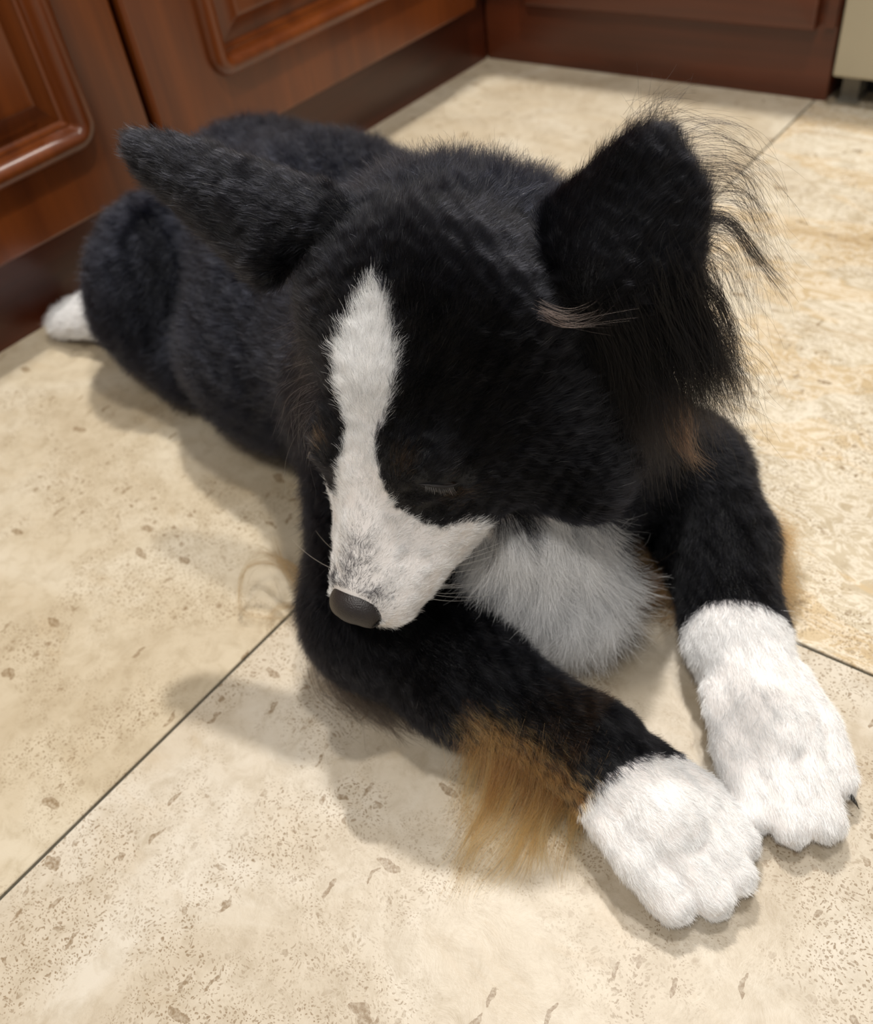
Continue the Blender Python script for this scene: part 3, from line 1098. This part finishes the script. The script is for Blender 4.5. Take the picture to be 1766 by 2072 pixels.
def locks(key, count, spread, tipspread, radius, color, amt, seed, fan=True, wave=0.002, n=14, lo=0.6, hi=1.05, clumps=0):
    r = np.random.default_rng(seed)
    gs = np.stack([resample(g, 40) for g in GUIDES[key]])
    if fan and len(gs) > 1:
        f = r.random(count) * (len(gs) - 1)
        if clumps:
            f = np.round(f * clumps) / clumps + r.normal(size=count) * 0.05
            f = np.clip(f, 0, len(gs) - 1)
        i = np.minimum(f.astype(int), len(gs) - 2)
        w = (f - i)[:, None, None]
        base = gs[i] * (1 - w) + gs[i + 1] * w
    else:
        i = r.integers(0, len(gs), count)
        f = i.astype(float)
        base = gs[i]
    s = np.linspace(0, 1, 40)
    off0 = r.normal(size=(count, 1, 3)) * spread
    off1 = r.normal(size=(count, 1, 3)) * tipspread
    base = base + off0 * (1 - s[None, :, None]) + off1 * s[None, :, None] ** 1.3
    L = lo + (hi - lo) * r.random(count)
    L = np.minimum(L, 1.0)
    t = np.linspace(0, 1, n)[None, :] * L[:, None] * 39
    i0 = np.minimum(t.astype(int), 38)
    u = (t - i0)[..., None]
    ar = np.arange(count)[:, None]
    pts = base[ar, i0] * (1 - u) + base[ar, i0 + 1] * u
    ph = vnoise(pts.reshape(-1, 3) + np.round(f * (clumps or 3))[:, None, None].repeat(n, 1).reshape(-1, 1) * 0.013, 95, seed).reshape(pts.shape)
    pts = pts + ph * wave * np.linspace(0, 1, n)[None, :, None]
    pts[..., 2] = np.maximum(pts[..., 2], 0.001 + 0.003 * r.random((count, 1)) )
    return pts, tint(color, count, amt), np.full(count, radius)


def guide_hair(name, parts, label=None, mat=None):
    P_ = [np.concatenate([p[0] for p in parts]), np.concatenate([p[1] for p in parts]), np.concatenate([p[2] for p in parts])]
    return hair_object(name, P_[0], P_[1], P_[2], dog, label, tip=0.3, mat=mat)


BK = (0.004, 0.0036, 0.004)
BR = (0.085, 0.042, 0.026)
guide_hair('ear_fringe', [
    locks('ear_fringe', 420, 0.0035, 0.007, 0.00006, BK, 0.3, 21, wave=0.004, clumps=3, lo=0.45),
    locks('ear_lock', 330, 0.0025, 0.0035, 0.00007, BK, 0.3, 22, fan=False, wave=0.003, lo=0.6),
    locks('ear_tip', 260, 0.006, 0.008, 0.00006, BK, 0.3, 23, wave=0.003, lo=0.4),
    locks('ear_tan', 45, 0.002, 0.004, 0.00005, (0.055, 0.032, 0.024), 0.25, 24, fan=False, wave=0.002)], 'long wispy black hair along the ear edge', M_FUR_B)
guide_hair('cheek_ruff', [
    locks('ruff', 5200, 0.009, 0.012, 0.00008, BK, 0.3, 25, wave=0.005, clumps=4, lo=0.45),
    locks('brown_lock', 160, 0.004, 0.004, 0.00008, BR, 0.3, 26, fan=False, wave=0.003)], 'long black hair hanging below the ear', M_FUR_B)
guide_hair('forearm_feather', [
    locks('forearm_feather', 1500, 0.0055, 0.0045, 0.00008, (0.36, 0.155, 0.045), 0.3, 27, wave=0.005, clumps=3, lo=0.45, hi=1.05),
    locks('forearm_feather', 1700, 0.006, 0.0055, 0.00008, (0.11, 0.045, 0.016), 0.35, 37, wave=0.004, clumps=3, lo=0.2, hi=0.6),
    locks('forearm_feather', 420, 0.003, 0.004, 0.00007, (0.55, 0.32, 0.13), 0.2, 28, wave=0.006, clumps=2, lo=0.75, hi=1.1),
    locks('left_feather', 2200, 0.007, 0.009, 0.00009, (0.25, 0.115, 0.045), 0.3, 29, wave=0.005, lo=0.4),
    locks('left_outer', 2200, 0.008, 0.008, 0.0001, (0.36, 0.19, 0.085), 0.3, 30, wave=0.003, lo=0.6),
    locks('right_elbow_fringe', 700, 0.007, 0.006, 0.00007, (0.02, 0.015, 0.012), 0.3, 31, wave=0.004, lo=0.3),
    locks('elbow_wisp', 110, 0.0025, 0.0035, 0.00008, (0.13, 0.07, 0.025), 0.3, 32, fan=False, wave=0.003, lo=0.8)], 'long tan feathering behind the forearms')
guide_hair('bib_lock', [locks('bib_lock', 120, 0.0035, 0.003, 0.00006, (0.8, 0.78, 0.74), 0.06, 33, fan=False, wave=0.003, lo=0.5)], 'loose white curls of the chest', M_FUR_W)

guide_hair('temple_hair', [locks('temple', 700, 0.004, 0.006, 0.00006, (0.010, 0.010, 0.014), 0.3, 41, wave=0.003, clumps=5, lo=0.4), locks('temple', 130, 0.004, 0.006, 0.00007, (0.22, 0.22, 0.25), 0.3, 42, wave=0.003, clumps=5, lo=0.5)], 'longer black hair at the temple with painted pale glints', M_FUR_B)  # second set of pale strands puts highlights into the hair colour

# whiskers: from the lips outward, local head space
wl = []
r_ = np.random.default_rng(40)
for s in (-1, 1):
    for q in range(15):
        y0, z0 = 0.045 + 0.034 * r_.random(), -0.014 - 0.024 * r_.random()
        x0 = np.interp(y0, [0.03, 0.08], [0.042, 0.022])
        a = np.array((s * x0, y0, z0))
        L = 0.020 + 0.022 * r_.random()
        d = np.array((s * 0.75, -0.45 + 0.9 * (y0 - 0.045) / 0.034 * 0.6, -0.25 + 0.35 * r_.normal()))
        d /= np.linalg.norm(d)
        bend = np.array((0, -0.25, -0.15)) * L
        wl.append(np.array([hw(a + d * L * t + bend * t * t) for t in np.linspace(0, 1, 8)]))
    for q in range(4):
        a = np.array((s * 0.050, 0.008 - 0.006 * q, -0.030))
        wl.append(np.array([hw(a + np.array((s * 0.5, 0.35, -0.75)) * 0.032 * t + np.array((0, -0.004, 0)) * t * t) for t in np.linspace(0, 1, 8)]))
wc = np.array([(0.8, 0.78, 0.72) if (i % 19) < 15 else (0.03, 0.025, 0.02) for i in range(len(wl))])
hair_object('whiskers', np.array(wl), wc, np.full(len(wl), 0.00016), dog, 'fine pale whiskers beside the muzzle', tip=0.15)

# ------------------------------------------------------------------ nose, eyes, claws
def sdf_mesh(name, fun, lo, hi, cell, mat, xf):
    n = np.ceil((np.array(hi) - lo) / cell).astype(int) + 1
    axs = [lo[i] + cell * np.arange(n[i]) for i in range(3)]
    Pq = np.stack(np.meshgrid(*axs, indexing='ij'), -1)
    v, q = surface_nets(fun(Pq).astype(np.float32), np.array(lo), cell)
    return link(name, grid_mesh(name, xf(v), q), mat, dog)


def ellf(P, c, r):
    q = P - np.array(c)
    r = np.array(r)
    k0 = np.linalg.norm(q / r, axis=-1)
    return k0 * (k0 - 1) / np.maximum(np.linalg.norm(q / r ** 2, axis=-1), 1e-9)


def smin(a, b, k):
    h = np.maximum(k - np.abs(a - b), 0) / k
    return np.minimum(a, b) - h * h * k * 0.25


def nose_f(P):
    d = ellf(P, (0, 0.0870, -0.0070), (0.0148, 0.0112, 0.0108))
    for s in (-1, 1):
        d = smin(d, ellf(P, (s * 0.0098, 0.0885, -0.0112), (0.0066, 0.0088, 0.0085)), 0.004)
    d = smin(d, ellf(P, (0, 0.0890, -0.0155), (0.0050, 0.0070, 0.0060)), 0.004)
    for s in (-1, 1):
        d = -smin(-d, ellf(P, (s * 0.0080, 0.0985, -0.0120), (0.0028, 0.0050, 0.0024)), 0.0012)
        d = -smin(-d, ellf(P, (s * 0.0155, 0.0930, -0.0110), (0.0040, 0.0026, 0.0011)), 0.001)
    d = -smin(-d, ellf(P, (0, 0.1005, -0.013), (0.0006, 0.0030, 0.0080)), 0.001)
    return d


mn_, nt_, b_ = node_mat('nose_leather')
b_.inputs['Base Color'].default_value = (0.018, 0.014, 0.014, 1)
b_.inputs['Roughness'].default_value = 0.44
tc_ = N(nt_, 'ShaderNodeTexCoord')
vo_ = N(nt_, 'ShaderNodeTexVoronoi')
vo_.inputs['Scale'].default_value = 1300
nt_.links.new(tc_.outputs['Object'], vo_.inputs['Vector'])
bp_ = N(nt_, 'ShaderNodeBump')
bp_.inputs['Strength'].default_value = 0.55
bp_.inputs['Distance'].default_value = 0.0004
bp_.invert = True
nt_.links.new(vo_.outputs['Distance'], bp_.inputs['Height'])
nt_.links.new(bp_.outputs[0], b_.inputs['Normal'])
sdf_mesh('nose', nose_f, (-0.022, 0.070, -0.028), (0.022, 0.106, 0.010), 0.0005, mn_, lambda v: (v * S) @ HR.T + HT)['label'] = 'dark leathery nose'

m_lid, nt_, b_ = node_mat('eyelid_skin')
b_.inputs['Base Color'].default_value = (0.010, 0.008, 0.008, 1)
b_.inputs['Roughness'].default_value = 0.75
m_eye, nt_, b_ = node_mat('dark_eye')
b_.inputs['Base Color'].default_value = (0.010, 0.006, 0.004, 1)
b_.inputs['Roughness'].default_value = 0.22


def tube(name, pts, radii, mat, parent, seg=8):
    pts = [Vector(p) for p in pts]
    vs, fs = [], []
    for i, p in enumerate(pts):
        t = (pts[min(i + 1, len(pts) - 1)] - pts[max(i - 1, 0)]).normalized()
        a = t.orthogonal().normalized()
        b = t.cross(a)
        for k in range(seg):
            an = 2 * math.pi * k / seg
            vs.append(p + (a * math.cos(an) + b * math.sin(an)) * radii[i])
    for i in range(len(pts) - 1):
        for k in range(seg):
            fs.append((i * seg + k, i * seg + (k + 1) % seg, (i + 1) * seg + (k + 1) % seg, (i + 1) * seg + k))
    fs.append(tuple(reversed(range(seg))))
    fs.append(tuple(range((len(pts) - 1) * seg, len(pts) * seg)))
    me = bpy.data.meshes.new(name)
    me.from_pydata([tuple(v) for v in vs], [], fs)
    me.shade_smooth()
    bm = bmesh.new()
    bm.from_mesh(me)
    bmesh.ops.recalc_face_normals(bm, faces=bm.faces)
    bm.to_mesh(me)
    bm.free()
    return link(name, me, mat, parent)


for s in (-1, 1):
    sl_ = resample(SLIT * np.array((s, 1, 1)), 13)
    outw = np.array((s * 0.85, 0.45, 0.25))
    outw /= np.linalg.norm(outw)
    up = np.array((s * 0.25, -0.75, 0.55))
    bell = np.sin(np.linspace(0, math.pi, 13))
    low = [hw(p + outw * 0.0006 - up * 0.0010 * bl) for p, bl in zip(sl_, bell)]
    upp = [hw(p + outw * (0.0002 + 0.0012 * bl) + up * 0.0019 * bl) for p, bl in zip(sl_, bell)]
    c = SLIT.mean(0) * np.array((s, 1, 1)) - outw * 0.0008
    ax0 = (SLIT[-1] - SLIT[0]) * np.array((s, 1, 1))
    ax0 /= np.linalg.norm(ax0)
    ax1 = np.cross(ax0, outw)
    ax1 /= np.linalg.norm(ax1)
    ax2 = np.cross(ax0, ax1)
    sdf_mesh('eye', lambda P: ellf(np.stack(((P - c) @ ax0, (P - c) @ ax1, (P - c) @ ax2), -1), (0, 0, 0), (0.0100, 0.0027, 0.0024)),
             c - 0.014, c + 0.014, 0.0006, m_eye, lambda v: (v * S) @ HR.T + HT)['label'] = 'half-closed dark eye'
    rl = [0.0001 + 0.0010 * bl for bl in bell]
    tube('lower_eyelid', low, rl, m_lid, dog)
    tube('upper_eyelid', upp, [q * 1.0 for q in rl], m_lid, dog)
    ls = []
    for q in range(34):
        f = 0.14 + 0.66 * (q + r_.random() * 0.8) / 34
        i = f * 12
        i0 = int(i)
        p = np.array(upp[i0]) * (1 - (i - i0)) + np.array(upp[i0 + 1]) * (i - i0)
        d0 = HR @ (outw * 0.8 - up * 0.35)
        d1 = HR @ (outw * 0.25 - up * 0.9 + np.array((s * 0.1, -0.25, -0.1)) + ax0 * (f - 0.45) * 1.2)
        Lh = 0.0048 * (0.7 + 0.5 * r_.random())
        ls.append(np.array([p + d0 * Lh * t * (1 - 0.4 * t) + d1 * Lh * t * t * 0.7 for t in np.linspace(0, 1, 6)]))
    hair_object('eyelashes', np.array(ls), tint((0.28, 0.26, 0.24), len(ls), 0.4), np.full(len(ls), 0.00008), dog, 'pale grey eyelashes')

m_claw, nt_, b_ = node_mat('claw_horn')
b_.inputs['Base Color'].default_value = (0.03, 0.028, 0.026, 1)
b_.inputs['Roughness'].default_value = 0.25
for toes, ext in ((RT, (0.008, 0.008, 0.008, 0.008)), (LT, (0.008, 0.008, 0.008, 0.0125))):
    for (a, b), L in zip(toes, ext):
        a, b = np.array(a), np.array(b)
        d = b - a
        d[2] = 0
        d /= np.linalg.norm(d)
        p0 = b + d * 0.006 + np.array((0, 0, 0.002))
        if L > 0.012:
            d = d * 0.75 + np.array((0.62, 0.24, 0))
        pts_ = [p0 + d * L * t + np.array((0, 0, -0.009 * t * t * L / 0.013)) for t in np.linspace(0, 1, 6)]
        pts_ = [(p[0], p[1], max(p[2], 0.002)) for p in pts_]
        tube('claw', pts_, [0.0021, 0.0021, 0.0019, 0.0015, 0.0010, 0.0003], m_claw, dog)
